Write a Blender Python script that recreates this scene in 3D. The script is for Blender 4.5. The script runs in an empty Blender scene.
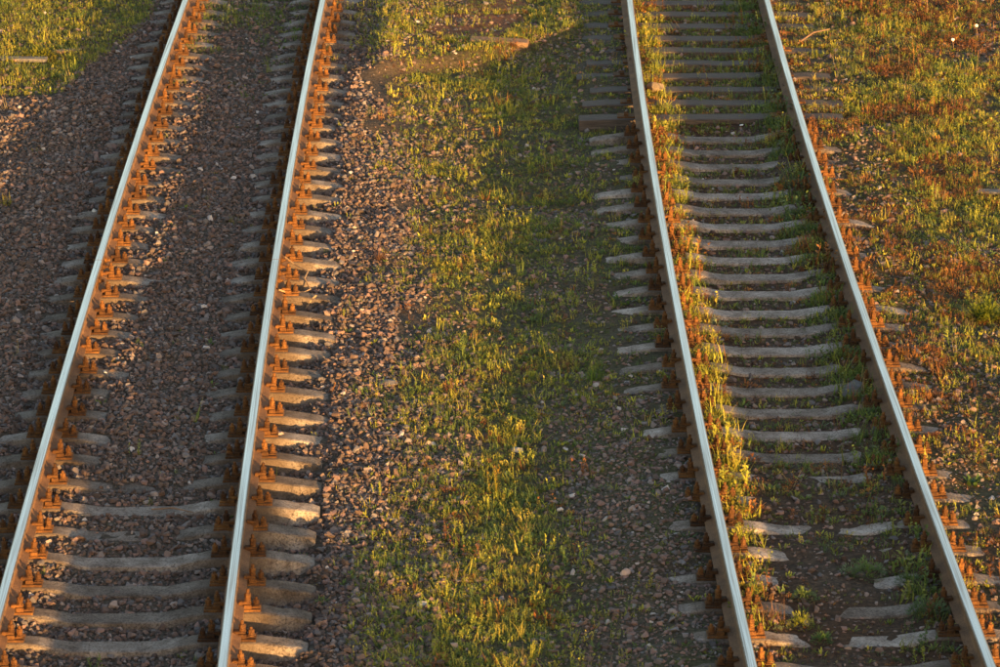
import bpy, bmesh, math, random
import numpy as np
from mathutils import Vector, Matrix, Euler

# ------------------------------------------------------------------ camera, sky, sun, exposure
scene = bpy.context.scene
CAM_H = 10.14
cam_d = bpy.data.cameras.new('camera')
cam_d.sensor_width = 36.0
cam_d.lens = 140.26
cam_d.clip_end = 3000
cam_d.clip_start = 0.5
cam_d.dof.use_dof = True
cam_d.dof.focus_distance = 34.0
cam_d.dof.aperture_fstop = 9.0
cam = bpy.data.objects.new('camera', cam_d)
scene.collection.objects.link(cam)
cam.location = (0, 0, CAM_H)
cam.rotation_euler = (math.radians(90 - 17.6), 0, 0)
scene.camera = cam

SUN_EL = math.radians(4.9)
SUN_AZ = math.radians(180 - 28)            # clockwise from +Y: behind the camera, to the right
sd = Vector((math.sin(SUN_AZ) * math.cos(SUN_EL), math.cos(SUN_AZ) * math.cos(SUN_EL), math.sin(SUN_EL)))
world = bpy.data.worlds.new('World'); scene.world = world; world.use_nodes = True
wn = world.node_tree.nodes; wl = world.node_tree.links
bg = wn['Background']
sky = wn.new('ShaderNodeTexSky'); sky.sky_type = 'NISHITA'; sky.sun_disc = False
sky.sun_elevation = SUN_EL; sky.sun_rotation = SUN_AZ; sky.altitude = 100; sky.air_density = 1.0; sky.dust_density = 1.5; sky.ozone_density = 0.7
wl.new(sky.outputs[0], bg.inputs[0]); bg.inputs[1].default_value = 0.15
sun_d = bpy.data.lights.new('sun', 'SUN'); sun_d.energy = 5.0; sun_d.angle = math.radians(0.55); sun_d.color = (1.0, 0.55, 0.17)
sun = bpy.data.objects.new('sun', sun_d); scene.collection.objects.link(sun)
sun.rotation_euler = sd.to_track_quat('Z', 'Y').to_euler()
sun.location = (30, -60, 40)
scene.view_settings.view_transform = 'Standard'
scene.view_settings.look = 'None'
scene.view_settings.gamma = 1.0
scene.view_settings.exposure = 1.82
scene.view_settings.use_curve_mapping = False

rng = np.random.default_rng(7)
R = random.Random(11)
COL = scene.collection

# ------------------------------------------------------------------ layout of the two curved tracks
def xL(y): t = np.asarray(y) - 34.0; return 7.1e-4 * t * t - 0.0101 * t - 2.8055
def xR(y): t = np.asarray(y) - 34.0; return 7.7e-4 * t * t - 0.0088 * t + 2.2989
def dxL(y): return 2 * 7.1e-4 * (y - 34) - 0.0101
def dxR(y): return 2 * 7.7e-4 * (y - 34) - 0.0088
HG = 1.592 / 2
SEAT = 0.03                 # top of a sleeper under the rail
FOOT = 0.05                 # underside of the rail
SL_L = 28.16 + 0.5385 * np.arange(-12, 41)
SL_R = 38.64 - 0.5442 * np.arange(0, 32)
SL_T = 39.36 + 0.595 * np.arange(0, 18)

# ------------------------------------------------------------------ noise and the height of the ground
_tabs = [np.random.default_rng(100 + i).random((128, 128)) for i in range(8)]
def vnoise(x, y, s, k=0):
    t = _tabs[k]; x = np.asarray(x) / s + 37.3 * k; y = np.asarray(y) / s + 11.7 * k
    xi = np.floor(x).astype(int); yi = np.floor(y).astype(int)
    fx = x - xi; fy = y - yi; fx = fx * fx * (3 - 2 * fx); fy = fy * fy * (3 - 2 * fy)
    a = t[xi % 128, yi % 128]; b = t[(xi + 1) % 128, yi % 128]; c = t[xi % 128, (yi + 1) % 128]; d = t[(xi + 1) % 128, (yi + 1) % 128]
    return (a * (1 - fx) + b * fx) * (1 - fy) + (c * (1 - fx) + d * fx) * fy      # 0..1
def sst(a, b, x): t = np.clip((np.asarray(x) - a) / (b - a), 0, 1); return t * t * (3 - 2 * t)
def mix(a, b, t): return a + (b - a) * t

def ground_z(x, y):
    x = np.asarray(x, float); y = np.asarray(y, float)
    yc = np.clip(y, 15, 60)
    dL = x - xL(yc); dR = x - xR(yc)
    # left track: ballast
    cen = mix(-0.052, -0.004, sst(26.3, 29.5, y))
    inn = mix(cen, -0.022, sst(0.30, 0.60, np.abs(dL)))
    outr = mix(-0.105, -0.075, sst(26, 30, y)); outr = mix(outr, -0.03, sst(33, 41, y))
    outr = outr + (0.055 + 0.04 * (vnoise(x, y, 0.6, 4) - .5)) * mix(sst(1.2, 1.5, dL + 0.35 * (vnoise(x, y, 0.22, 3) - .5)), sst(1.02, 1.30, dL), sst(29.0, 32.0, y))
    outl = -0.035 + (0.045 + 0.04 * (vnoise(x, y, 0.5, 4) - .5)) * sst(1.0, 1.28, -dL)
    zl = mix(inn, outr, sst(0.72, 0.98, dL)); zl = mix(zl, outl, sst(0.72, 0.98, -dL))
    far_r = mix(outr, -0.06, sst(1.3, 2.2, dL)); zl = np.where(dL > 1.3, far_r, zl)
    zl = np.where(dL < -1.3, mix(outl, -0.03, sst(1.3, 2.4, -dL)), zl)
    # right track: soil
    cr = mix(-0.022 + 0.03 * (vnoise(x, y, 0.35, 6) - .5), -0.054, sst(27.6, 29.4, y)); cr = mix(cr, -0.012, sst(38.4, 39.6, y))
    ir = mix(cr, 0.022, sst(0.36, 0.58, np.abs(dR)))
    ir = np.where(dR > 0, ir, mix(cr, -0.012, sst(0.3, 0.6, -dR)))
    ol = mix(-0.10, 0.012 + 0.06 * (vnoise(x, y, 0.5, 6) - .5), sst(39.35, 39.75, y)); ol = mix(-0.015 + 0.05 * (vnoise(x, y, 0.55, 5) - .5), ol, sst(37.5, 39, y)); ol = ol + 0.02 * sst(30, 28, y)
    orr = 0.012 + 0.05 * (vnoise(x, y, 0.5, 5) - .6)
    zr = mix(ir, ol, sst(0.75, 1.0, -dR)); zr = mix(zr, orr, sst(0.75, 1.0, dR))
    zr = np.where(dR < -1.2, mix(ol, -0.06, sst(1.2, 2.0, -dR)), zr)
    t = sst(2.3, 2.9, dL)
    z = mix(zl, zr, t)
    # uneven surface
    flat = 1 - 0.5 * np.clip(1 - np.abs(np.abs(dR) - 0.0) / 1.0, 0, 1)
    z = z + (vnoise(x, y, 0.9, 0) - 0.5) * 0.045 * flat + (vnoise(x, y, 0.3, 1) - 0.5) * 0.03 * flat + (vnoise(x, y, 0.09, 2) - 0.5) * 0.016
    # raised trodden path across the far end, and a bank left of the tracks
    pth = sst(-0.12, 0.18, y - 0.8 * x - 42.3) * sst(1.3, 1.6, dL) * sst(-1.25, -1.55, dR) * (1 - sst(46, 50, y))
    dip = sst(33.5, 37.5, y) * sst(0.1, -0.5, y - 0.8 * x - 42.3) * sst(1.5, 3.2, dL + 0.8 * (vnoise(x, y, 0.8, 4) - .5)) * sst(-1.2, -1.6, dR)
    z = z + 0.10 * pth - 0.03 * dip
    z = z + 0.05 * sst(2.0, 2.8, -dL) * sst(39.5, 41.5, y)
    z = z + (vnoise(x, y, 6, 3) - 0.5) * 0.4 * sst(9, 30, np.abs(x))
    return z

# ------------------------------------------------------------------ materials
def new_mat(name):
    m = bpy.data.materials.new(name); m.use_nodes = True
    nt = m.node_tree; b = nt.nodes['Principled BSDF']
    return m, nt, b
def node(nt, kind, **kw):
    n = nt.nodes.new(kind)
    for k, v in kw.items(): setattr(n, k, v)
    return n
def ramp(nt, stops, src):
    r = node(nt, 'ShaderNodeValToRGB'); e = r.color_ramp.elements
    while len(e) > 1: e.remove(e[-1])
    e[0].position = stops[0][0]; e[0].color = (*stops[0][1], 1)
    for p, c in stops[1:]:
        q = e.new(p); q.color = (*c, 1)
    nt.links.new(src, r.inputs[0]); return r
def noise(nt, scale, detail=4, rough=0.6, coord='Object', vec=None):
    n = node(nt, 'ShaderNodeTexNoise'); n.inputs['Scale'].default_value = scale; n.inputs['Detail'].default_value = detail; n.inputs['Roughness'].default_value = rough
    if vec is None:
        c = node(nt, 'ShaderNodeTexCoord'); vec = c.outputs[coord]
    nt.links.new(vec, n.inputs['Vector']); return n
def mixcol(nt, a, b, fac, mode='MIX'):
    m = node(nt, 'ShaderNodeMix', data_type='RGBA', blend_type=mode)
    for sock, v in ((m.inputs[0], fac), (m.inputs[6], a), (m.inputs[7], b)):
        if hasattr(v, 'links'): nt.links.new(v, sock)
        elif isinstance(v, (int, float)): sock.default_value = v
        else: sock.default_value = (*v, 1)
    return m.outputs[2]
def bump(nt, b, src, strength, dist):
    n = node(nt, 'ShaderNodeBump'); n.inputs['Strength'].default_value = strength; n.inputs['Distance'].default_value = dist
    nt.links.new(src, n.inputs['Height']); nt.links.new(n.outputs[0], b.inputs['Normal'])

def mat_ground():
    m, nt, b = new_mat('soil')
    geo = node(nt, 'ShaderNodeNewGeometry')
    n1 = noise(nt, 2.2, 6, 0.65, vec=geo.outputs['Position']); n2 = noise(nt, 26, 5, 0.7, vec=geo.outputs['Position'])
    a = node(nt, 'ShaderNodeAttribute', attribute_name='cover')
    soil = ramp(nt, [(0.3, (0.032, 0.025, 0.020)), (0.5, (0.066, 0.050, 0.038)), (0.7, (0.13, 0.098, 0.076))], n2.outputs[0])
    moss = ramp(nt, [(0.35, (0.030, 0.018, 0.012)), (0.6, (0.075, 0.036, 0.018)), (0.75, (0.12, 0.066, 0.036))], n2.outputs[0])
    green = ramp(nt, [(0.35, (0.035, 0.042, 0.014)), (0.7, (0.095, 0.095, 0.032))], n2.outputs[0])
    sep = node(nt, 'ShaderNodeSeparateColor'); nt.links.new(a.outputs[0], sep.inputs[0])
    c = mixcol(nt, soil.outputs[0], moss.outputs[0], sep.outputs[0])
    c = mixcol(nt, c, green.outputs[0], sep.outputs[1])
    earth = ramp(nt, [(0.3, (0.08, 0.035, 0.02)), (0.7, (0.24, 0.105, 0.055))], n2.outputs[0])
    c = mixcol(nt, c, earth.outputs[0], sep.outputs[2])
    nt.links.new(c, b.inputs['Base Color']); b.inputs['Roughness'].default_value = 0.95; b.inputs['Specular IOR Level'].default_value = 0.15
    bump(nt, b, n2.outputs[0], 0.8, 0.02)
    return m
def mat_stone():
    m, nt, b = new_mat('crushed_stone')
    a = node(nt, 'ShaderNodeAttribute', attribute_name='tint', attribute_type='INSTANCER')
    n = noise(nt, 40, 4, 0.65)
    v = ramp(nt, [(0.3, (0.55, 0.55, 0.55)), (0.7, (1.25, 1.22, 1.2))], n.outputs[0])
    c = mixcol(nt, a.outputs[0], v.outputs[0], 1.0, 'MULTIPLY')
    nt.links.new(c, b.inputs['Base Color']); b.inputs['Roughness'].default_value = 0.82; b.inputs['Specular IOR Level'].default_value = 0.3
    bump(nt, b, n.outputs[0], 0.5, 0.004)
    return m
def mat_lump(name, col, var=0.35, scale=18):
    m, nt, b = new_mat(name)
    n = noise(nt, scale, 5, 0.65); n2 = noise(nt, scale * 5, 3, 0.6)
    v = ramp(nt, [(0.3, tuple(x * (1 - var) for x in col)), (0.7, tuple(min(1, x * (1 + var)) for x in col))], n.outputs[0])
    c = mixcol(nt, v.outputs[0], (0.5, 0.48, 0.45), 0.0)
    nt.links.new(v.outputs[0], b.inputs['Base Color']); b.inputs['Roughness'].default_value = 0.88
    bump(nt, b, n2.outputs[0], 0.5, 0.006)
    return m
def leaf_shader(nt, b, col, trans=0.30, rough=0.6):
    b.inputs['Roughness'].default_value = rough; b.inputs['Specular IOR Level'].default_value = 0.25
    nt.links.new(col, b.inputs['Base Color'])
    t = node(nt, 'ShaderNodeBsdfTranslucent'); nt.links.new(col, t.inputs[0])
    mx = node(nt, 'ShaderNodeMixShader'); mx.inputs[0].default_value = trans
    nt.links.new(b.outputs[0], mx.inputs[1]); nt.links.new(t.outputs[0], mx.inputs[2])
    nt.links.new(mx.outputs[0], nt.nodes['Material Output'].inputs[0])
def mat_leaf_inst():
    m, nt, b = new_mat('leaf')
    a = node(nt, 'ShaderNodeAttribute', attribute_name='tint', attribute_type='INSTANCER')
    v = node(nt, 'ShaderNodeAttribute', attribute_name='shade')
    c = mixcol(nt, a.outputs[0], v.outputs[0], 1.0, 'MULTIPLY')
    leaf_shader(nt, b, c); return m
def mat_leaf(name, col, trans=0.3):
    m, nt, b = new_mat(name)
    v = node(nt, 'ShaderNodeAttribute', attribute_name='shade')
    c = mixcol(nt, col, v.outputs[0], 1.0, 'MULTIPLY')
    leaf_shader(nt, b, c, trans); return m
def mat_concrete(name, g):
    m, nt, b = new_mat(name)
    tc = node(nt, 'ShaderNodeTexCoord'); oi = node(nt, 'ShaderNodeObjectInfo')
    off = node(nt, 'ShaderNodeVectorMath', operation='MULTIPLY_ADD')
    nt.links.new(oi.outputs['Random'], off.inputs[0]); off.inputs[1].default_value = (50, 30, 70); nt.links.new(tc.outputs['Object'], off.inputs[2])
    n1 = noise(nt, 5, 6, 0.7, vec=off.outputs[0]); n2 = noise(nt, 60, 4, 0.7, vec=off.outputs[0]); n3 = noise(nt, 2.2, 3, 0.5, vec=off.outputs[0])
    base = ramp(nt, [(0.30, (0.10 * g, 0.076 * g, 0.062 * g)), (0.48, (0.23 * g, 0.192 * g, 0.172 * g)), (0.66, (0.37 * g, 0.325 * g, 0.30 * g))], n1.outputs[0])
    grit = ramp(nt, [(0.34, (0.38, 0.35, 0.33)), (0.52, (1, 1, 1)), (0.75, (1.15, 1.12, 1.1))], n2.outputs[0])
    c = mixcol(nt, base.outputs[0], grit.outputs[0], 1.0, 'MULTIPLY')
    pv = ramp(nt, [(0.0, (0.62, 0.58, 0.55)), (0.5, (0.95, 0.93, 0.92)), (1.0, (1.15, 1.13, 1.12))], oi.outputs['Random'])
    c = mixcol(nt, c, pv.outputs[0], 1.0, 'MULTIPLY')
    vo = node(nt, 'ShaderNodeTexVoronoi', feature='DISTANCE_TO_EDGE'); vo.inputs['Scale'].default_value = 3.2; nt.links.new(off.outputs[0], vo.inputs['Vector'])
    ck = ramp(nt, [(0.0, (0.35, 0.32, 0.3)), (0.012, (1, 1, 1))], vo.outputs['Distance'])
    c = mixcol(nt, c, ck.outputs[0], 0.7, 'MULTIPLY')
    # rusty grease stain round the rail seats (object x = along the sleeper)
    sx = node(nt, 'ShaderNodeSeparateXYZ'); nt.links.new(tc.outputs['Object'], sx.inputs[0])
    ab = node(nt, 'ShaderNodeMath', operation='ABSOLUTE'); nt.links.new(sx.outputs[0], ab.inputs[0])
    d = node(nt, 'ShaderNodeMath', operation='SUBTRACT'); nt.links.new(ab.outputs[0], d.inputs[0]); d.inputs[1].default_value = HG
    d2 = node(nt, 'ShaderNodeMath', operation='ABSOLUTE'); nt.links.new(d.outputs[0], d2.inputs[0])
    d3 = node(nt, 'ShaderNodeMath', operation='MULTIPLY_ADD'); nt.links.new(n3.outputs[0], d3.inputs[0]); d3.inputs[1].default_value = -0.22; nt.links.new(d2.outputs[0], d3.inputs[2])
    st = node(nt, 'ShaderNodeMapRange'); nt.links.new(d3.outputs[0], st.inputs[0]); st.inputs[1].default_value = 0.05; st.inputs[2].default_value = 0.22; st.inputs[3].default_value = 0.75; st.inputs[4].default_value = 0.0
    c = mixcol(nt, c, (0.085, 0.058, 0.042), st.outputs[0])
    nt.links.new(c, b.inputs['Base Color']); b.inputs['Roughness'].default_value = 0.9; b.inputs['Specular IOR Level'].default_value = 0.25
    bump(nt, b, n2.outputs[0], 0.9, 0.012)
    return m
def mat_timber():
    m, nt, b = new_mat('tarred_timber')
    tc = node(nt, 'ShaderNodeTexCoord'); mp = node(nt, 'ShaderNodeMapping'); mp.inputs['Scale'].default_value = (1.5, 22, 22)
    nt.links.new(tc.outputs['Object'], mp.inputs[0])
    n = noise(nt, 3.0, 6, 0.7, vec=mp.outputs[0])
    r = ramp(nt, [(0.3, (0.03, 0.022, 0.019)), (0.55, (0.085, 0.063, 0.054)), (0.75, (0.14, 0.108, 0.094))], n.outputs[0])
    nt.links.new(r.outputs[0], b.inputs['Base Color']); b.inputs['Roughness'].default_value = 0.9
    bump(nt, b, n.outputs[0], 0.8, 0.01)
    return m
def mat_rust(name, a, bcol, c_, scale=14, vary=0.0):
    m, nt, b = new_mat(name)
    g = node(nt, 'ShaderNodeNewGeometry')
    n = noise(nt, scale, 8, 0.75, vec=g.outputs['Position']); n2 = noise(nt, 90, 4, 0.65, vec=g.outputs['Position'])
    r = ramp(nt, [(0.3, a), (0.52, bcol), (0.75, c_)], n.outputs[0])
    fl = ramp(nt, [(0.32, (0.55, 0.5, 0.48)), (0.5, (1, 1, 1)), (0.72, (1.25, 1.2, 1.1))], n2.outputs[0])
    c = mixcol(nt, r.outputs[0], fl.outputs[0], 1.0, 'MULTIPLY')
    if vary:
        oi = node(nt, 'ShaderNodeObjectInfo'); v = ramp(nt, [(0.0, (0.45, 0.42, 0.42)), (0.5, (0.9, 0.9, 0.9)), (1.0, (1.3, 1.25, 1.1))], oi.outputs['Random'])
        c = mixcol(nt, c, v.outputs[0], vary, 'MULTIPLY')
    nt.links.new(c, b.inputs['Base Color']); b.inputs['Roughness'].default_value = 0.85; b.inputs['Specular IOR Level'].default_value = 0.3
    bump(nt, b, n2.outputs[0], 0.6, 0.004)
    return m
def mat_steel():
    m, nt, b = new_mat('polished_railhead')
    at_ = node(nt, 'ShaderNodeAttribute', attribute_name='along'); mp = node(nt, 'ShaderNodeMapping'); mp.inputs['Scale'].default_value = (130, 0.8, 1)
    nt.links.new(at_.outputs['Vector'], mp.inputs[0])
    n = noise(nt, 1.0, 5, 0.6, vec=mp.outputs[0])
    r = ramp(nt, [(0.32, (0.26, 0.22, 0.20)), (0.47, (0.48, 0.45, 0.43)), (0.68, (0.66, 0.63, 0.61))], n.outputs[0])
    rr = ramp(nt, [(0.3, (0.45, 0.45, 0.45)), (0.7, (0.24, 0.24, 0.24))], n.outputs[0])
    nt.links.new(r.outputs[0], b.inputs['Base Color']); nt.links.new(rr.outputs[0], b.inputs['Roughness']); b.inputs['Metallic'].default_value = 1.0
    return m
def mat_worn():
    m, nt, b = new_mat('worn_railhead_edge')
    g = node(nt, 'ShaderNodeNewGeometry'); n = noise(nt, 9, 5, 0.7, vec=g.outputs['Position'])
    r = ramp(nt, [(0.35, (0.08, 0.052, 0.038)), (0.65, (0.17, 0.125, 0.10))], n.outputs[0])
    nt.links.new(r.outputs[0], b.inputs['Base Color']); b.inputs['Metallic'].default_value = 0.25; b.inputs['Roughness'].default_value = 0.6
    return m
M = dict(ground=mat_ground(), stone=mat_stone(), leafi=mat_leaf_inst(), concrete=mat_concrete('dusty_concrete', 0.85), concrete2=mat_concrete('pale_concrete', 1.2), timber=mat_timber(), steel=mat_steel(), worn=mat_worn(),
         rail=mat_rust('rusty_rail_side', (0.10, 0.057, 0.036), (0.175, 0.092, 0.05), (0.26, 0.14, 0.07), 5),
         rust=mat_rust('rusty_iron', (0.045, 0.020, 0.009), (0.11, 0.046, 0.014), (0.20, 0.095, 0.026), 16, 1.0),
         wire=mat_rust('rusty_wire', (0.20, 0.12, 0.07), (0.33, 0.22, 0.13), (0.42, 0.3, 0.2)),
         wood=mat_lump('dry_wood', (0.17, 0.10, 0.062)), greywood=mat_lump('grey_wood', (0.13, 0.118, 0.11)),
         pier=mat_lump('pier_concrete', (0.3, 0.29, 0.27), 0.25, 1.5))

# ------------------------------------------------------------------ mesh helpers
def mesh_obj(name, verts, faces, mats, parent=None, midx=None, smooth=False, mesh_name=None):
    me = bpy.data.meshes.new(mesh_name or name)
    me.from_pydata([tuple(v) for v in verts], [], faces)
    for m in (mats if isinstance(mats, (list, tuple)) else [mats]): me.materials.append(m)
    if midx is not None: me.polygons.foreach_set('material_index', midx)
    if smooth: me.polygons.foreach_set('use_smooth', [True] * len(me.polygons))
    me.update()
    o = bpy.data.objects.new(name, me); COL.objects.link(o)
    if parent: o.parent = parent
    return o
def share(src, name, parent=None, mat=None):
    o = bpy.data.objects.new(name, src.data if hasattr(src, 'data') else src); COL.objects.link(o)
    if parent: o.parent = parent
    return o
def tag(o, label=None, cat=None, group=None, kind=None):
    if label: o['label'] = label
    if cat: o['category'] = cat
    if group: o['group'] = group
    if kind: o['kind'] = kind
    return o
class MB:
    def __init__(s): s.v = []; s.f = []
    def add(s, v, f):
        k = len(s.v); s.v += [tuple(p) for p in v]; s.f += [tuple(i + k for i in q) for q in f]
    def box(s, x0, x1, y0, y1, z0, z1, c=0.0):
        if c <= 0:
            s.add([(x0, y0, z0), (x1, y0, z0), (x1, y1, z0), (x0, y1, z0), (x0, y0, z1), (x1, y0, z1), (x1, y1, z1), (x0, y1, z1)],
                  [(3, 2, 1, 0), (4, 5, 6, 7), (0, 1, 5, 4), (1, 2, 6, 5), (2, 3, 7, 6), (3, 0, 4, 7)])
        else:
            a = [(x0, y0, z0), (x1, y0, z0), (x1, y1, z0), (x0, y1, z0)]
            b = [(x0, y0, z1 - c), (x1, y0, z1 - c), (x1, y1, z1 - c), (x0, y1, z1 - c)]
            t = [(x0 + c, y0 + c, z1), (x1 - c, y0 + c, z1), (x1 - c, y1 - c, z1), (x0 + c, y1 - c, z1)]
            f = [(3, 2, 1, 0), (8, 9, 10, 11)]
            for i in range(4):
                j = (i + 1) % 4; f += [(i, j, 4 + j, 4 + i), (4 + i, 4 + j, 8 + j, 8 + i)]
            s.add(a + b + t, f)
    def lathe(s, prof, n, cx=0, cy=0, phase=0.0):
        v = []; f = []
        for r, z in prof:
            for k in range(n):
                a = phase + 2 * math.pi * k / n; v.append((cx + r * math.cos(a), cy + r * math.sin(a), z))
        for i in range(len(prof) - 1):
            for k in range(n):
                j = (k + 1) % n; f.append((i * n + k, i * n + j, (i + 1) * n + j, (i + 1) * n + k))
        f.append(tuple((len(prof) - 1) * n + k for k in range(n)))
        s.add(v, f)
    def tube(s, pts, r, n=6):
        pts = [Vector(p) for p in pts]; v = []; f = []
        for i, p in enumerate(pts):
            d = (pts[min(i + 1, len(pts) - 1)] - pts[max(i - 1, 0)]).normalized()
            u = d.cross(Vector((0.1, 0.2, 1))).normalized(); w = d.cross(u)
            rr = r[i] if isinstance(r, (list, tuple)) else r
            for k in range(n):
                a = 2 * math.pi * k / n; v.append(p + u * rr * math.cos(a) + w * rr * math.sin(a))
        for i in range(len(pts) - 1):
            for k in range(n):
                j = (k + 1) % n; f.append((i * n + k, i * n + j, (i + 1) * n + j, (i + 1) * n + k))
        f.append(tuple(range(n))[::-1]); f.append(tuple((len(pts) - 1) * n + k for k in range(n)))
        s.add(v, f)
    def obj(s, name, mat, parent=None, smooth=False): return mesh_obj(name, s.v, s.f, mat, parent, smooth=smooth)

# ------------------------------------------------------------------ the ground, one sheet out to the horizon
def build_ground():
    xs = np.concatenate([[-1500, -600, -250, -120, -60, -30, -18, -12, -10], np.arange(-9.0, 9.01, 0.05), [10, 12, 18, 30, 60, 120, 250, 600, 1500]])
    ys = np.concatenate([[-1500, -600, -250, -100, -40, -10, 5, 12, 17, 19.5], np.arange(21.0, 50.01, 0.06), [51, 55, 62, 75, 100, 150, 250, 600, 1500]])
    X, Y = np.meshgrid(xs, ys); Z = ground_z(X, Y)
    nx, ny = len(xs), len(ys)
    co = np.stack([X, Y, Z], -1).reshape(-1, 3)
    i = np.arange(nx * ny).reshape(ny, nx)
    q = np.stack([i[:-1, :-1], i[:-1, 1:], i[1:, 1:], i[1:, :-1]], -1).reshape(-1, 4)
    me = bpy.data.meshes.new('ground')
    me.vertices.add(len(co)); me.vertices.foreach_set('co', co.ravel())
    me.loops.add(q.size); me.loops.foreach_set('vertex_index', q.ravel())
    me.polygons.add(len(q)); me.polygons.foreach_set('loop_start', np.arange(0, q.size, 4)); me.polygons.foreach_set('loop_total', np.full(len(q), 4))
    me.update(); me.validate()
    x, y = co[:, 0], co[:, 1]; yc = np.clip(y, 15, 60); dL = x - xL(yc); dR = x - xR(yc)
    moss = np.where((np.abs(dR) < 0.8), 0.75, 0) + np.where(dR > 0.8, 0.35, 0) * 1.0
    moss = moss * (0.4 + 0.9 * vnoise(x, y, 0.5, 4)) + sst(0.55, 0.75, vnoise(x, y, 0.8, 5)) * (dL > 2) * 0.35
    path = sst(42.4, 42.7, y) * sst(-0.95, -0.75, x) * sst(0.4, 0.2, x)
    moss = moss * (1 - path)
    green = np.where(dL > 2.2, 0.55, 0.0) * vnoise(x, y, 0.6, 6) * (np.abs(dR) > 0.9) * (1 - path)
    far = sst(8, 12, np.abs(x)); green = mix(green, 0.8, far)
    c = np.stack([np.clip(moss, 0, 1), np.clip(green, 0, 1), path, 0 * x + 1], -1)
    at = me.attributes.new('cover', 'FLOAT_COLOR', 'POINT'); at.data.foreach_set('color', c.ravel().astype(np.float32))
    me.polygons.foreach_set('use_smooth', [True] * len(q))
    me.materials.append(M['ground'])
    o = bpy.data.objects.new('ground', me); COL.objects.link(o); tag(o, kind='structure')
    return o
build_ground()

# ------------------------------------------------------------------ rails
HALF = [(0.075, 0.0), (0.075, 0.010), (0.040, 0.020), (0.019, 0.028), (0.011, 0.042), (0.009, 0.065), (0.009, 0.108), (0.013, 0.128),
        (0.036, 0.140), (0.0375, 0.165), (0.0345, 0.1735), (0.028, 0.1775), (0.014, 0.1795)]
PROF = HALF + [(-x, z) for x, z in HALF[::-1]]
def rail_piece(parent, fx, fdx, side, y0, y1):
    n = len(PROF); ys = list(np.arange(y0, y1, 0.75)) + [y1]
    v = []; f = []; mi = []
    for y in ys:
        t = float(fdx(y)); nx, ny = 1 / math.hypot(1, t), -t / math.hypot(1, t)
        cx, cy = float(fx(y)), y
        for (u, z) in PROF:
            d = side * HG + u + (-side) * (z - 0.09) * 0.05      # inward cant of 1 in 20
            v.append((cx + nx * d, cy + ny * d, FOOT + z))
    for i in range(len(ys) - 1):
        for k in range(n):
            j = (k + 1) % n
            f.append((i * n + k, (i + 1) * n + k, (i + 1) * n + j, i * n + j)[::-1])
            mi.append(1 if k in (11, 12, 13) else (2 if k in (10, 14, 9, 15) else 0))
    f.append(tuple(range(n))); mi.append(0); f.append(tuple((len(ys) - 1) * n + k for k in range(n))[::-1]); mi.append(0)
    o = mesh_obj('rail', v, f, [M['rail'], M['steel'], M['worn']], parent, mi)
    al = [(u + 3.0 * side, y, z) for y in ys for (u, z) in PROF]
    a = o.data.attributes.new('along', 'FLOAT_VECTOR', 'POINT'); a.data.foreach_set('vector', np.array(al, np.float32).ravel())
    return o

# ------------------------------------------------------------------ sleepers and fastenings
def sleeper_mesh(seed, timber=False, mat='concrete'):
    r = np.random.default_rng(seed)
    if timber:
        us = np.linspace(-1.375, 1.375, 12); top = np.full_like(us, SEAT) + r.normal(0, 0.003, 12); wt = np.full_like(us, 0.115); wb = 0.118; zb = -0.15
    else:
        us = np.linspace(-1.35, 1.35, 49); au = np.abs(us)
        top = np.interp(au, [0, 0.30, 0.52, 0.62, 1.0, 1.12, 1.35], [-0.026, -0.024, 0.02, SEAT, SEAT, 0.012, -0.022])
        wt = np.interp(au, [0, 0.3, 0.55, 1.1, 1.35], [0.098, 0.098, 0.085, 0.085, 0.082]); wb = 0.145; zb = -0.17
    v = []; f = []; n = 8
    for i, u in enumerate(us):
        w = wt[i]; t = top[i]
        a, b = 0.002 + abs(r.normal(0, 0.002)), 0.002 + abs(r.normal(0, 0.002))
        if not timber and r.random() < 0.04: a += 0.02
        if not timber and r.random() < 0.04: b += 0.02
        e = 0.012 if (i in (0, len(us) - 1)) else 0.0
        s = 0.35
        ym = w + (wb - w) * s; zm = t - 0.02 + (zb - t) * s
        v += [(u, -wb, zb), (u, -ym, zm), (u, -w - 0.006, t - 0.005 - a * 0.6 - e), (u, -w + 0.006 + a, t - e + r.normal(0, 0.001)),
              (u, w - 0.006 - b, t - e + r.normal(0, 0.001)), (u, w + 0.006, t - 0.005 - b * 0.6 - e), (u, ym, zm), (u, wb, zb)]
    for i in range(len(us) - 1):
        for k in range(n):
            j = (k + 1) % n; f.append((i * n + k, i * n + j, (i + 1) * n + j, (i + 1) * n + k)[::-1])
    f.append(tuple(range(n))); f.append(tuple((len(us) - 1) * n + k for k in range(n))[::-1])
    me = bpy.data.meshes.new('sleeper'); me.from_pydata(v, [], f); me.materials.append(M['timber'] if timber else M[mat]); me.update()
    return me
SLM = [sleeper_mesh(i) for i in range(6)]; SLR = [sleeper_mesh(40 + i, mat='concrete2') for i in range(6)]; TIM = [sleeper_mesh(20 + i, True) for i in range(3)]

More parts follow.
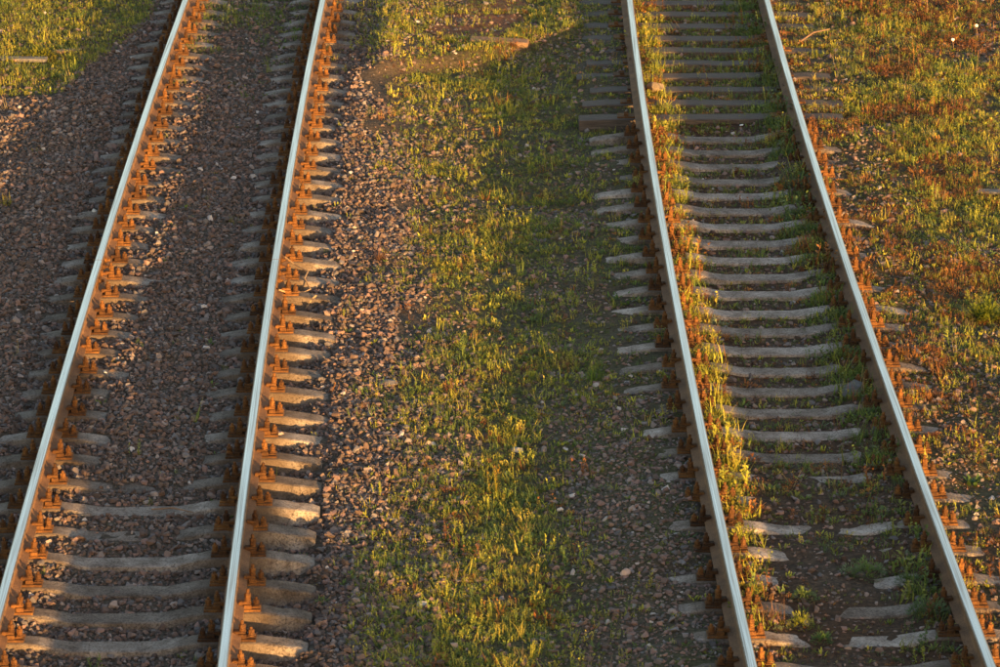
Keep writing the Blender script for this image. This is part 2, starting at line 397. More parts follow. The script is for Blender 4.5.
def bolt_mesh(h, kind):
    m = MB()
    if kind == 'clip':      # double coil washer, big nut, stud end
        m.lathe([(0.027, 0.0), (0.027, 0.010), (0.022, 0.012), (0.025, 0.016), (0.025, 0.026), (0.020, 0.028)], 8)
        m.lathe([(0.024, 0.028), (0.026, 0.033), (0.026, 0.052), (0.022, 0.058)], 6, phase=0.4)
        m.lathe([(0.0135, 0.05), (0.0135, h - 0.006), (0.008, h)], 7)
    else:
        m.lathe([(0.033, 0.0), (0.033, 0.008), (0.024, 0.010), (0.024, 0.022)], 8)
        m.lathe([(0.023, 0.022), (0.025, 0.026), (0.025, 0.046), (0.021, 0.050)], 6, phase=0.2)
        m.lathe([(0.0125, 0.045), (0.0125, h - 0.005), (0.007, h)], 7)
    me = bpy.data.meshes.new('bolt'); me.from_pydata(m.v, [], m.f); me.materials.append(M['rust']); me.update(); return me
BOLT_C = bolt_mesh(0.088, 'clip'); BOLT_A = bolt_mesh(0.070, 'anchor')
def plate_mesh():
    m = MB()
    m.box(-0.200, 0.200, -0.068, 0.068, 0.0, 0.016, 0.003)
    for s in (-1, 1):
        for e in (-1, 1):      # ribs beside each clip bolt
            a, b = sorted((s * 0.082, s * 0.136)); c, d = sorted((e * 0.030, e * 0.050)); m.box(a, b, c, d, 0.015, 0.044, 0.004)
        a, b = sorted((s * 0.045, s * 0.128)); m.box(a, b, -0.030, 0.030, 0.034, 0.060, 0.006)      # rail clip bearing on the foot
        a, b = sorted((s * 0.112, s * 0.128)); m.box(a, b, -0.028, 0.028, 0.016, 0.036)
        a, b = sorted((s * 0.138, s * 0.196)); m.box(a, b, -0.036, 0.036, 0.0175, 0.027, 0.003)
    me = bpy.data.meshes.new('base_plate'); me.from_pydata(m.v, [], m.f); me.materials.append(M['rust']); me.update(); return me
PLATE = plate_mesh()
def spike_plate_mesh():
    m = MB(); m.box(-0.18, 0.18, -0.08, 0.08, 0.0, 0.02, 0.004)
    for s in (-1, 1):
        for e in (-1, 1): a, b = sorted((s * 0.066, s * 0.11)); m.box(a, b, e * 0.035 - 0.012, e * 0.035 + 0.012, 0.018, 0.045, 0.004)
    me = bpy.data.meshes.new('base_plate'); me.from_pydata(m.v, [], m.f); me.materials.append(M['rust']); me.update(); return me
SPLATE = spike_plate_mesh()

def put_sleeper(root, fx, fdx, y, meshes, plate, bolts=True):
    me = R.choice(meshes)
    s = bpy.data.objects.new('sleeper', me); COL.objects.link(s); s.parent = root
    yy = y + R.uniform(-0.02, 0.02)
    s.location = (float(fx(yy)) + R.uniform(-0.02, 0.02) * (4 if meshes is TIM else 1), yy, R.uniform(-0.006, 0.002))
    s.rotation_euler = (R.uniform(-0.02, 0.02), R.uniform(-0.006, 0.006), -math.atan(float(fdx(yy))) + R.uniform(-0.012, 0.012))
    if R.random() < 0.5: s.rotation_euler.z += math.pi
    for side in (-1, 1):
        p = bpy.data.objects.new('base_plate', plate); COL.objects.link(p); p.parent = s
        p.location = (side * HG, 0, SEAT - 0.001)
        if bolts:
            for q in (-1, 1):
                b = bpy.data.objects.new('bolt', BOLT_C); COL.objects.link(b); b.parent = s
                b.location = (side * HG + q * 0.106, R.uniform(-0.008, 0.008), SEAT + 0.054 + R.uniform(-0.004, 0.004)); b.rotation_euler = (R.uniform(-.09, .09), R.uniform(-.09, .09), R.uniform(0, 6)); b.scale = (.92, .92, R.uniform(.85, 1.08))
                b = bpy.data.objects.new('bolt', BOLT_A); COL.objects.link(b); b.parent = s
                b.location = (side * HG + q * 0.168, R.uniform(-0.008, 0.008), SEAT + 0.024); b.rotation_euler = (R.uniform(-.07, .07), R.uniform(-.07, .07), R.uniform(0, 6)); b.scale = (.92, .92, R.uniform(0.8, 1.1))
    return s
def track(label):
    o = bpy.data.objects.new('railway_track', None); COL.objects.link(o); tag(o, label, 'railway track'); return o
left = track('railway track bedded in bare brown crushed stone, with a bolted joint in each rail')
right = track('grass-grown railway track with concrete sleepers giving way to dark timber sleepers')
JY = 33.43
for s in (-1, 1):
    rail_piece(left, xL, dxL, s, 12.0, JY - 0.005); rail_piece(left, xL, dxL, s, JY + 0.005, 75.0)
    rail_piece(right, xR, dxR, s, 12.0, 75.0)
for y in SL_L: put_sleeper(left, xL, dxL, float(y), SLM, PLATE, 23.9 < y < 44.6)
for y in SL_R: put_sleeper(right, xR, dxR, float(y), SLR, PLATE, y > 23.8)
for y in SL_T: put_sleeper(right, xR, dxR, float(y), TIM, SPLATE, False)
# fishplates with four bolts on both sides of each joint of the left track
for s in (-1, 1):
    for q in (-1, 1):
        m = MB(); n = 9
        sec = [(0.016, 0.030), (0.030, 0.028), (0.026, 0.060), (0.030, 0.085), (0.026, 0.112), (0.034, 0.131), (0.014, 0.125)]
        v = []; f = []; ys = [JY - 0.42, JY, JY + 0.42]
        for y in ys:
            for (u, z) in sec: v.append((float(xL(y)) + s * HG + q * u, y, FOOT + z))
        k = len(sec)
        for i in range(2):
            for a in range(k):
                b = (a + 1) % k; f.append((i * k + a, i * k + b, (i + 1) * k + b, (i + 1) * k + a))
        f.append(tuple(range(k))); f.append(tuple(2 * k + a for a in range(k)))
        fp = mesh_obj('joint_bar', v, f, M['rust'], left)
        for dy in (-0.32, -0.11, 0.11, 0.32):
            mm = MB(); mm.lathe([(0.024, 0.0), (0.026, 0.006), (0.026, 0.026), (0.014, 0.028), (0.013, 0.05), (0.008, 0.054)], 6)
            b = mm.obj('bolt', M['rust'], fp); b.location = (float(xL(JY + dy)) + s * HG + q * 0.024, JY + dy, FOOT + 0.08); b.rotation_euler = (0, q * math.pi / 2, 0)
    m = MB(); x = float(xL(JY)) + s * HG
    pts = [(x + 0.05, JY - 0.50, FOOT + 0.05), (x + 0.13, JY - 0.42, 0.045), (x + 0.26, JY - 0.32, 0.02), (x + 0.31, JY - 0.12, -0.01), (x + 0.25, JY + 0.05, 0.04), (x + 0.27, JY + 0.22, 0.05), (x + 0.14, JY + 0.42, 0.06), (x + 0.05, JY + 0.52, FOOT + 0.05)]
    if s == 1: m.tube(pts, 0.007, 5); m.obj('bond_wire', M['wire'], left)

# ------------------------------------------------------------------ scattering (stuff): points that carry instances
def scatter(name, sources, P, rot, scl, idx, tint, label, cat):
    src = bpy.data.collections.new(name + '_pieces')
    for i, me in enumerate(sources):
        o = bpy.data.objects.new('%s_piece_%02d' % (name, i), me); src.objects.link(o)
    me = bpy.data.meshes.new(name); N = len(P)
    me.vertices.add(N); me.vertices.foreach_set('co', np.asarray(P, np.float32).ravel())
    a = me.attributes.new('rot', 'FLOAT_VECTOR', 'POINT'); a.data.foreach_set('vector', np.asarray(rot, np.float32).ravel())
    a = me.attributes.new('scl', 'FLOAT_VECTOR', 'POINT'); a.data.foreach_set('vector', np.asarray(scl, np.float32).ravel())
    a = me.attributes.new('idx', 'INT', 'POINT'); a.data.foreach_set('value', np.asarray(idx, np.int32))
    t4 = np.concatenate([np.asarray(tint), np.ones((N, 1))], 1)
    a = me.attributes.new('tint', 'FLOAT_COLOR', 'POINT'); a.data.foreach_set('color', t4.astype(np.float32).ravel())
    me.update()
    o = bpy.data.objects.new(name, me); COL.objects.link(o)
    g = bpy.data.node_groups.new(name, 'GeometryNodeTree')
    g.interface.new_socket('Geometry', in_out='INPUT', socket_type='NodeSocketGeometry'); g.interface.new_socket('Geometry', in_out='OUTPUT', socket_type='NodeSocketGeometry')
    gi = g.nodes.new('NodeGroupInput'); go = g.nodes.new('NodeGroupOutput')
    ip = g.nodes.new('GeometryNodeInstanceOnPoints'); ci = g.nodes.new('GeometryNodeCollectionInfo')
    ci.inputs[0].default_value = src; ci.inputs[1].default_value = True; ci.inputs[2].default_value = True
    def na(nm, ty):
        n = g.nodes.new('GeometryNodeInputNamedAttribute'); n.data_type = ty; n.inputs[0].default_value = nm; return n.outputs[0]
    g.links.new(gi.outputs[0], ip.inputs['Points']); g.links.new(ci.outputs[0], ip.inputs['Instance'])
    ip.inputs['Pick Instance'].default_value = True
    g.links.new(na('idx', 'INT'), ip.inputs['Instance Index']); g.links.new(na('rot', 'FLOAT_VECTOR'), ip.inputs['Rotation']); g.links.new(na('scl', 'FLOAT_VECTOR'), ip.inputs['Scale'])
    g.links.new(ip.outputs[0], go.inputs[0])
    md = o.modifiers.new('scatter', 'NODES'); md.node_group = g
    tag(o, label, cat, kind='stuff')
    return o
def in_view(x, y, m=2.3): return (np.abs(x) < 0.1315 * y + m) & (y > 22.0) & (y < 50.0)
def grid_points(step, x0=-9.0, x1=9.0, y0=22.0, y1=50.0):
    xs = np.arange(x0, x1, step); ys = np.arange(y0, y1, step)
    X, Y = np.meshgrid(xs, ys); X = X + rng.uniform(-.5, .5, X.shape) * step; Y = Y + rng.uniform(-.5, .5, Y.shape) * step
    X = X.ravel(); Y = Y.ravel(); k = in_view(X, Y); return X[k], Y[k]
def over_sleeper(x, y, z):
    """True where the top of a sleeper stands clear of the ground"""
    out = np.zeros(len(x), bool)
    for fx, ys in ((xL, SL_L), (xR, np.concatenate([SL_R, SL_T]))):
        d = np.abs(x - fx(y)); ys = np.sort(ys); j = np.clip(np.searchsorted(ys, y), 1, len(ys) - 1)
        near = np.minimum(np.abs(ys[j] - y), np.abs(ys[j - 1] - y))
        top = np.interp(d, [0, 0.30, 0.52, 0.62, 1.0, 1.12, 1.35], [-0.026, -0.024, 0.02, SEAT, SEAT, 0.012, -0.022])
        top = np.where((fx is xR) & (y > 39.1), SEAT, top)
        out |= (d < 1.37) & (near < 0.105) & (top > z - 0.012)
    return out
def near_rail(x, y, w): return (np.abs(np.abs(x - xL(y)) - HG) < w) | (np.abs(np.abs(x - xR(y)) - HG) < w)

# crushed stone
def stone_mesh(seed):
    r = np.random.default_rng(seed); bm = bmesh.new()
    sc = np.array([1.0, r.uniform(0.65, 0.95), r.uniform(0.45, 0.75)])
    for k in range(13):
        p = r.normal(size=3); p /= np.linalg.norm(p); p = p * r.uniform(0.8, 1.0) * sc * 0.5; bm.verts.new(p)
    bmesh.ops.convex_hull(bm, input=bm.verts)
    for v in [v for v in bm.verts if not v.link_faces]: bm.verts.remove(v)
    me = bpy.data.meshes.new('stone'); bm.to_mesh(me); bm.free(); return me
STONES = [stone_mesh(50 + i) for i in range(12)]
for s in STONES: s.materials.append(M['stone'])
PAL = np.array([1.05, 0.99, 1.04]) * np.array([[.088, .070, .062], [.115, .080, .064], [.15, .112, .095], [.20, .135, .115], [.16, .15, .148], [.10, .095, .098], [.23, .195, .175], [.42, .40, .38]])
def stone_tint(n, w):
    c = PAL[rng.choice(len(PAL), n, p=np.array(w) / sum(w))]; return c * rng.uniform(0.75, 1.25, (n, 1))
def build_stones():
    x, y = grid_points(0.034)
    dL = x - xL(y); dR = x - xR(y); nz = vnoise(x, y, 0.45, 7); nz2 = vnoise(x, y, 1.1, 5)
    edge = 2.1 + 0.9 * (vnoise(x, y, 0.7, 6) - 0.5) - 0.65 * sst(37, 42, y)
    ball = (dL < edge)
    top_left = (y > 40.3) & (dL < -1.25 - 0.65 * sst(44.5, 40.5, y))
    ball &= ~(top_left & (rng.random(len(x)) < 0.85))
    ball &= ~((np.abs(dL) < 0.6) & (y > 41) & (rng.random(len(x)) < 0.5))
    zg = ground_z(x, y)
    clear = over_sleeper(x, y, zg + 0.012)
    ball &= ~(clear & (rng.random(len(x)) < 0.93))
    ball &= ~near_rail(x, y, 0.045)
    k = ball
    n = k.sum(); s = np.exp(rng.normal(np.log(0.044), 0.42, n)); s = np.clip(s, 0.016, 0.10)
    P = np.stack([x[k], y[k], zg[k] + s * rng.uniform(-0.12, 0.22, n)], 1)
    rot = np.stack([rng.normal(0, 0.5, n), rng.normal(0, 0.5, n), rng.uniform(0, 6.28, n)], 1)
    scatter('crushed_stone', STONES, P, rot, np.repeat(s[:, None], 3, 1), rng.integers(0, 12, n), stone_tint(n, [28, 26, 18, 11, 8, 10, 6, 0.5]),
            'brown crushed stone heaped between and beside the rails of the bare track', 'ballast')
    # thin gravel between the tracks, inside the right track and right of it
    x, y = grid_points(0.038)
    dL = x - xL(y); dR = x - xR(y); nz = vnoise(x, y, 0.45, 7); nz2 = vnoise(x, y, 1.3, 5)
    mid = (dL > 1.2) & (dR < -0.9)
    pr = np.zeros(len(x))
    pr = np.where(mid, 0.10 + 0.5 * sst(0.5, 0.75, nz2) * (dR < -1.0) * (dR > -2.3), pr)
    pr = np.where(mid, np.maximum(pr, 1.0 * sst(-2.35, -1.6, dR + 0.4 * (nz - .5)) * sst(32, 29, y + 2 * (nz2 - .5))), pr)
    pr = np.where(mid, np.maximum(pr, 0.5 * sst(0.52, 0.66, nz) * sst(-2.3, -1.9, dR)), pr)
    pr = np.where(mid & (dL < 2.6), np.maximum(pr, 0.12 + 0.6 * sst(.42, .62, nz)), pr)
    pr = np.where(np.abs(dR) < 0.8, 0.32, pr)
    pr = np.where(dR > 0.85, 0.10 + 0.5 * sst(0.55, 0.72, nz2), pr)
    pr = np.where((dR > 0.85) & (dR < 1.6), np.maximum(pr, 0.35), pr)
    zg = ground_z(x, y)
    k = (rng.random(len(x)) < pr) & ~near_rail(x, y, 0.06) & ~over_sleeper(x, y, zg + 0.01)
    n = k.sum(); s = np.clip(np.exp(rng.normal(np.log(0.038), 0.48, n)), 0.016, 0.09)
    P = np.stack([x[k], y[k], zg[k] + s * rng.uniform(-0.15, 0.15, n)], 1)
    rot = np.stack([rng.normal(0, 0.4, n), rng.normal(0, 0.4, n), rng.uniform(0, 6.28, n)], 1)
    scatter('gravel', STONES, P, rot, np.repeat(s[:, None], 3, 1), rng.integers(0, 12, n), stone_tint(n, [14, 15, 20, 24, 10, 9, 10, 1.2]),
            'loose pinkish gravel strewn over the soil around the grassy track', 'gravel')
build_stones()

# ------------------------------------------------------------------ plants
class PB:
    """collects blades and leaves with a per-vertex shade"""
    def __init__(s, seed): s.v = []; s.f = []; s.c = []; s.r = random.Random(seed)
    def blade(s, base, az, tilt, L, W, bend=0.5, tip=1.0, seg=3, col=(1, 1, 1), broad=False):
        r = s.r; d = Vector((math.cos(az) * math.sin(tilt), math.sin(az) * math.sin(tilt), math.cos(tilt)))
        side = Vector((-math.sin(az), math.cos(az), 0)); p = Vector(base); k = len(s.v)
        t = tilt; col = [c * r.uniform(0.8, 1.2) for c in [1]] * 3 if col == (1, 1, 1) else col
        for i in range(seg + 1):
            q = i / seg
            w = W * ((1 - q) if not broad else math.sin(math.pi * (0.12 + 0.86 * q)))
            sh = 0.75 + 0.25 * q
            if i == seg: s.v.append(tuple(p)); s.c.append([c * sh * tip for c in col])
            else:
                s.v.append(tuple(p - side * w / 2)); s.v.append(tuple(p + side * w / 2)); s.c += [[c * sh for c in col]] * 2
            t += bend / seg
            d = Vector((math.cos(az) * math.sin(t), math.sin(az) * math.sin(t), math.cos(t)))
            p = p + d * (L / seg)
        for i in range(seg - 1): s.f.append((k + 2 * i, k + 2 * i + 1, k + 2 * i + 3, k + 2 * i + 2))
        s.f.append((k + 2 * seg - 2, k + 2 * seg - 1, k + 2 * seg))
    def grass(s, n, L, spread, W=0.0065, lean=0.35):
        for i in range(n):
            a = s.r.uniform(0, 6.28); rr = spread * math.sqrt(s.r.random())
            s.blade((rr * math.cos(a), rr * math.sin(a), -0.01), s.r.uniform(0, 6.28), abs(s.r.gauss(0, lean)), L * s.r.uniform(0.5, 1.1), W * s.r.uniform(0.7, 1.3), s.r.uniform(0.1, 0.9))
    def rosette(s, n, L, W, spread, tilt=0.7):
        for i in range(n):
            a = s.r.uniform(0, 6.28); rr = spread * math.sqrt(s.r.random())
            s.blade((rr * math.cos(a), rr * math.sin(a), -0.005), a + s.r.uniform(-1, 1), s.r.uniform(0.15, 1) * tilt, L * s.r.uniform(0.6, 1.1), W * s.r.uniform(0.7, 1.2), s.r.uniform(0.2, 0.9), seg=3, broad=True)
    def sprig(s, base, H, n, L, W, lean=0.15, tip=(1, 1, 1), stemw=0.005):
        a = s.r.uniform(0, 6.28); t = abs(s.r.gauss(0, lean))
        s.blade(base, a, t, H, stemw, 0.15, seg=2)
        for i in range(n):
            q = (i + 0.5) / n; hh = H * q * 0.95
            p = (base[0] + math.cos(a) * math.sin(t) * hh, base[1] + math.sin(a) * math.sin(t) * hh, base[2] + math.cos(t) * hh)
            c = tuple(1 + (x - 1) * sst(0.55, 0.9, q) for x in tip)
            s.blade(p, s.r.uniform(0, 6.28), s.r.uniform(0.5, 1.2), L * s.r.uniform(0.6, 1.1) * (1.1 - 0.5 * q), W, 0.3, seg=2, broad=True, col=tuple(x * s.r.uniform(.8, 1.15) for x in c) if tip != (1, 1, 1) else (1, 1, 1))
    def cushion(s, n, rx, h, L, W, feather=False):
        for i in range(n):
            a = s.r.uniform(0, 6.28); q = math.sqrt(s.r.random()); z = h * math.sqrt(max(0, 1 - q * q)) * s.r.uniform(0.35, 1.0) * (0.8 + 0.35 * math.sin(3 * a + n))
            s.blade((rx * q * math.cos(a), rx * q * math.sin(a), z - 0.01), a + s.r.uniform(-.9, .9), q * 1.1 + s.r.uniform(-.2, .3), L * s.r.uniform(0.6, 1.2), W * s.r.uniform(.7, 1.2), s.r.uniform(0, .5), seg=2, broad=True)
    def mesh(s, name, mat):
        me = bpy.data.meshes.new(name); me.from_pydata(s.v, [], s.f); me.materials.append(mat)
        a = me.attributes.new('shade', 'FLOAT_COLOR', 'POINT'); a.data.foreach_set('color', np.array([list(c) + [1] for c in s.c], np.float32).ravel()); me.update(); return me
def plant_sources():
    out = []
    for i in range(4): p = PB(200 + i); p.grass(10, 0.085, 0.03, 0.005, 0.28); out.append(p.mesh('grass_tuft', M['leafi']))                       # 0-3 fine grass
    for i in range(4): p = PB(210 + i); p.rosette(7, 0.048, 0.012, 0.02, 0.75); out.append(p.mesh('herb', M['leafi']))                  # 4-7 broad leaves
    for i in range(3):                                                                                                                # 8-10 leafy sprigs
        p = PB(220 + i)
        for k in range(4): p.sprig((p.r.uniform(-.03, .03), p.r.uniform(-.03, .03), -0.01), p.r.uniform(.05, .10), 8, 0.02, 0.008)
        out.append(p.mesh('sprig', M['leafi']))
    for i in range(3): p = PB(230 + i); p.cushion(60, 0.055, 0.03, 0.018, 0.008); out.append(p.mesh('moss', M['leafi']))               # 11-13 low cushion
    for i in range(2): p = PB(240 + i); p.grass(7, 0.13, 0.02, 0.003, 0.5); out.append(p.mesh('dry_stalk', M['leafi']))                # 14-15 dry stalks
    return out
SRC = plant_sources()
GREEN = 1.8 * np.array([[.070, .098, .022], [.090, .115, .022], [.055, .080, .026], [.120, .125, .025]])
YEL = 2.0 * np.array([[.18, .175, .022], [.15, .155, .022], [.22, .18, .03]])
RED = 1.2 * np.array([[.20, .080, .026], [.28, .125, .035], [.16, .065, .028]])
DRY = np.array([[.26, .19, .09], [.20, .14, .07], [.32, .25, .13]])
SAGE = np.array([[.12, .15, .08], [.15, .175, .10]])
def build_plants():
    X, Y = grid_points(0.042)
    dL = X - xL(Y); dR = X - xR(Y)
    nA = vnoise(X, Y, 0.5, 3); nB = vnoise(X, Y, 1.2, 4); nC = vnoise(X, Y, 0.25, 6); nD = vnoise(X, Y, 0.8, 2)
    zg = ground_z(X, Y); N = len(X)
    den = np.zeros(N); wG = np.zeros(N); wY = np.zeros(N); wR = np.zeros(N); wD = np.zeros(N) + 0.03; wS = np.zeros(N); hs = np.ones(N)
    # between the tracks
    mid = (dL > 1.25) & (dR < -0.85)
    lush = sst(1.6, 2.2, dL + 0.7 * (nB - .5) + 0.5 * sst(38, 42, Y)) * (1 - 0.62 * sst(-2.0, -1.35, dR))
    lush = lush * (mix(0.45, 0.25, sst(30, 34, Y)) + 0.9 * sst(0.34, 0.62, 0.35 * nA + 0.3 * nB + 0.35 * nC))
    bare = sst(31.5, 28.0, Y) * sst(-2.3, -1.7, dR)
    lush = lush * (1 - 0.75 * bare)
    den = np.where(mid, 0.75 * lush * (1 + 0.5 * sst(42, 43, Y - .8 * X)), den)
    path = ((Y > 42.75 + 0.3 * (nA - .5)) & (X > -0.75 + .4 * (nC - .5)) & (X < 0.2 + .4 * (nC - .5)) & (Y < 44.0)) | ((Y > 44.2) & (X > -.6) & (X < .3))
    den = np.where(path, 0.06, den)
    wG = np.where(mid, 0.52, wG); wY = np.where(mid, 0.36, wY); wD = np.where(mid, 0.08, wD); wR = np.where(mid, 0.08, wR); wS = np.where(mid, 0.05, wS)
    # left, inside the left track and its far end
    tl = (dL < -1.15 - 0.65 * sst(44.5, 40.5, Y)) & (Y > 40.4)
    den = np.where(tl, 0.80 * sst(40.2, 41.0, Y + nA * 0.6) * (0.35 + nB), den)
    wY = np.where(tl, .45, wY); wG = np.where(tl, .4, wG); wD = np.where(tl, .15, wD)
    il = (np.abs(dL) < 0.72)
    den = np.where(il, 0.35 * sst(39, 45, Y) * sst(.35, .6, nA) + 0.5 * sst(43, 45, Y) + 0.008, den); wG = np.where(il, 0.8, wG)
    den = np.where((dL > .8) & (dL < 1.7), den + 0.012 + 0.25 * sst(41, 44, Y), den); wY = np.where((dL > .8) & (dL < 1.3), .5, wY)
    den = np.where((dL < -.9) & (Y <= 40.4), 0.004, den)
    # inside the right track
    ir = np.abs(dR) < 0.73
    lrail = sst(-0.38, -0.62, dR); rrail = sst(0.25, 0.55, dR)
    den = np.where(ir, 0.12 + 1.1 * lrail * (0.45 + nD) + 0.95 * rrail * sst(.3, .6, nD) * mix(0.6, 1, sst(27, 29, Y)) + 0.25 * sst(.5, .7, nA) + 0.35 * sst(38.8, 40, Y), den)
    den = np.where(ir, den * mix(0.38, 1.0, sst(26.5, 29, Y + nB)), den)
    wG = np.where(ir, 0.6 + 0.4 * rrail, wG); wY = np.where(ir, 0.10 + 0.75 * lrail, wY); wR = np.where(ir, 0.16 + 0.25 * lrail, wR); wS = np.where(ir, 0.12, wS)
    hs = np.where(ir, 1 + 0.6 * np.maximum(1.3 * lrail, rrail), hs)
    # strips under the left rail of the right track and right of its right rail
    st = (dR > 0.85) & (dR < 1.15)
    # right of the tracks
    ro = dR > 0.85
    den = np.where(ro, 0.16 + 0.75 * sst(0.36, 0.62, 0.35 * nA + 0.35 * nB + .3 * nC), den)
    den = np.where(ro, den * mix(0.55, 1.0, sst(27.5, 31, Y + 1.5 * (nB - .5))), den)
    den = np.where(ro & (dR < 1.7) & (Y < 38), den * 0.6, den)
    wG = np.where(ro, 0.36, wG); wY = np.where(ro, 0.42, wY); wR = np.where(ro, 0.12 + 0.7 * sst(0.48, 0.66, nD), wR); wD = np.where(ro, 0.08, wD); wS = np.where(ro, 0.10 + 0.3 * sst(38, 41, Y) * sst(2.6, 1.6, dR), wS)
    k = (rng.random(N) < den) & ~near_rail(X, Y, 0.085)
    k &= ~(over_sleeper(X, Y, zg) & (rng.random(N) < 0.93))
    X, Y, zg, dL, dR, nC, hs = [a[k] for a in (X, Y, zg, dL, dR, nC, hs)]; W = np.stack([w[k] for w in (wG, wY, wR, wD, wS)], 1)
    n = len(X)
    # neighbouring plants tend to be of one kind
    u = (0.6 * rng.random(n) + 0.4 * np.clip((vnoise(X, Y, 0.22, 1) - 0.2) / 0.6, 0, .999)) * W.sum(1)
    kind = (u[:, None] > np.cumsum(W, 1)).sum(1).clip(0, 4)
    tint = np.zeros((n, 3)); idx = np.zeros(n, int); s = np.clip(rng.lognormal(-0.22, 0.42, n), 0.35, 2.2) * hs
    for q, pal in enumerate((GREEN, YEL, RED, DRY, SAGE)):
        m = kind == q; c = m.sum(); tint[m] = pal[rng.integers(0, len(pal), c)] * rng.uniform(0.75, 1.25, (c, 1))
        choice = {0: [0, 1, 2, 3, 4, 5, 6, 7, 4, 5, 8, 9], 1: [0, 1, 2, 3, 4, 5, 6, 7, 8, 9, 10], 2: [8, 9, 10, 11, 12, 13, 0, 1], 3: [14, 15, 0, 2], 4: [11, 12, 13, 4, 5]}[q]
        idx[m] = np.array(choice)[rng.integers(0, len(choice), c)]
    s = np.where((idx >= 4) & (idx <= 7), np.minimum(s, 1.25), s)
    P = np.stack([X, Y, zg + 0.002], 1)
    rot = np.stack([rng.normal(0, .12, n), rng.normal(0, .12, n), rng.uniform(0, 6.28, n)], 1)
    scl = s[:, None] * np.stack([np.ones(n), np.ones(n), rng.uniform(0.75, 1.2, n)], 1)
    print('plants', n)
    for nm, sel, lab, cat in (
        ('grass_between_tracks', (dL > 0) & (dR < -0.8), 'short green and yellow grass growing between the two tracks', 'grass'),
        ('grass_in_track', np.abs(dR) <= 0.8, 'grass and small weeds growing between the rails of the overgrown track', 'grass'),
        ('ground_cover', dR > 0.8, 'mixed yellow, green and rust-red ground cover right beside the overgrown track', 'ground cover'),
        ('grass_beyond_ballast', dL <= 0, 'sunlit grass at the far edge of the bare crushed stone', 'grass')):
        scatter(nm, SRC, P[sel], rot[sel], scl[sel], idx[sel], tint[sel], lab, cat)
build_plants()
def build_carpet():
    X, Y = grid_points(0.031)
    dL = X - xL(Y); dR = X - xR(Y); zg = ground_z(X, Y); N = len(X)
    nA = vnoise(X, Y, 0.35, 3); nB = vnoise(X, Y, 1.2, 4); nC = vnoise(X, Y, 0.7, 1)
    den = np.where((dL > 1.5) & (dR < -0.9), 0.55 * sst(1.7, 2.4, dL + .6 * (nB - .5) + 0.4 * sst(38, 42, Y)) * (0.25 + 0.75 * sst(.35, .6, nA)), 0)
    den = den * (1 - 0.8 * sst(31.5, 28.5, Y) * sst(-2.3, -1.7, dR))
    den = np.where(np.abs(dR) < 0.72, 0.22 * (0.2 + sst(.4, .65, nA)), den)
    den = np.where(dR > 0.9, 0.55 * (0.2 + 0.8 * sst(.35, .6, nA)) * mix(.5, 1, sst(28, 31, Y)), den)
    den = np.where((Y > 42.75) & (X > -.75) & (X < .2) & (Y < 44.0), 0.04, den)
    tl = (dL < -1.15 - 0.65 * sst(44.5, 40.5, Y)) & (Y > 40.4); den = np.where(tl, 0.5, den)
    k = (rng.random(N) < den) & ~near_rail(X, Y, 0.085) & ~over_sleeper(X, Y, zg)
    X, Y, zg, dR, nC = X[k], Y[k], zg[k], dR[k], nC[k]; n = len(X)
    pal = np.concatenate([GREEN, GREEN * .8, YEL * .75, RED, DRY * .7]); w = np.array([3.] * 4 + [3.] * 4 + [2.5] * 3 + [1.2] * 3 + [1.5] * 3)
    ti = pal[rng.choice(len(pal), n, p=w / w.sum())]
    red = (dR > -0.8) & (rng.random(n) < np.where(dR > .8, 0.15 + 0.6 * sst(.5, .7, nC), 0.4)); ti[red] = RED[rng.integers(0, 3, red.sum())]
    ti = ti * rng.uniform(.7, 1.25, (n, 1))
    s = rng.uniform(0.25, 0.6, n); idx = rng.choice([0, 1, 2, 4, 5, 6, 7, 8, 9, 10, 11, 12], n)
    rot = np.stack([rng.normal(0, .2, n), rng.normal(0, .2, n), rng.uniform(0, 6.28, n)], 1)
    scatter('sprouts', SRC, np.stack([X, Y, zg + .001], 1), rot, np.repeat(s[:, None], 3, 1), idx, ti, 'tiny sprouts and moss covering the soil between the taller plants', 'ground cover')
    print('carpet', n)
build_carpet()

# ------------------------------------------------------------------ single plants one can point at
def at(x, y, dz=0.0): return (x, y, float(ground_z(np.array([x]), np.array([y]))[0]) + dz)
def plant(name, pb, col, x, y, label, cat='plant', group=None, trans=0.3, rz=0):
    me = pb.mesh(name, mat_leaf(name + '_leaf', col, trans)); o = bpy.data.objects.new(name, me); COL.objects.link(o)
    o.location = at(x, y); o.rotation_euler = (0, 0, rz); tag(o, label, cat, group); return o
def cush(x, y, rx, h, n, col, label, seed, L=0.03, W=0.007, name='cushion_plant'):
    p = PB(seed); p.cushion(int(n * 1.5), rx, h * 1.6, L, W); return plant(name, p, tuple(1.5 * q for q in col), x, y, label)
cush(2.65, 26.25, 0.125, 0.085, 420, (.085, .13, .035), 'largest dark green feathery cushion plant in the overgrown track, between two half-buried sleepers', 1)
cush(2.52, 26.27, 0.06, 0.06, 130, (.12, .16, .08), 'small grey-green cushion touching the largest dark green cushion plant', 11)
cush(2.15, 25.76, 0.085, 0.05, 240, (.085, .12, .035), 'flat green cushion plant on the soil, farther of two beside reddish dry grass', 2)
cush(2.09, 25.23, 0.085, 0.065, 260, (.15, .16, .02), 'yellow-tipped cushion plant catching the sun beside reddish dry grass', 3)
cush(2.22, 24.98, 0.065, 0.05, 180, (.075, .125, .03), 'small round green cushion plant just short of the yellow-tipped one', 4)
cush(2.93, 26.02, 0.10, 0.05, 260, (.06, .095, .03), 'low dark green plant spreading beside the outermost rail in the shade', 5)
cush(3.0, 25.40, 0.14, 0.085, 420, (.07, .105, .035), 'bushy dark green plant at the end of a sleeper in the overgrown track', 6, 0.04)
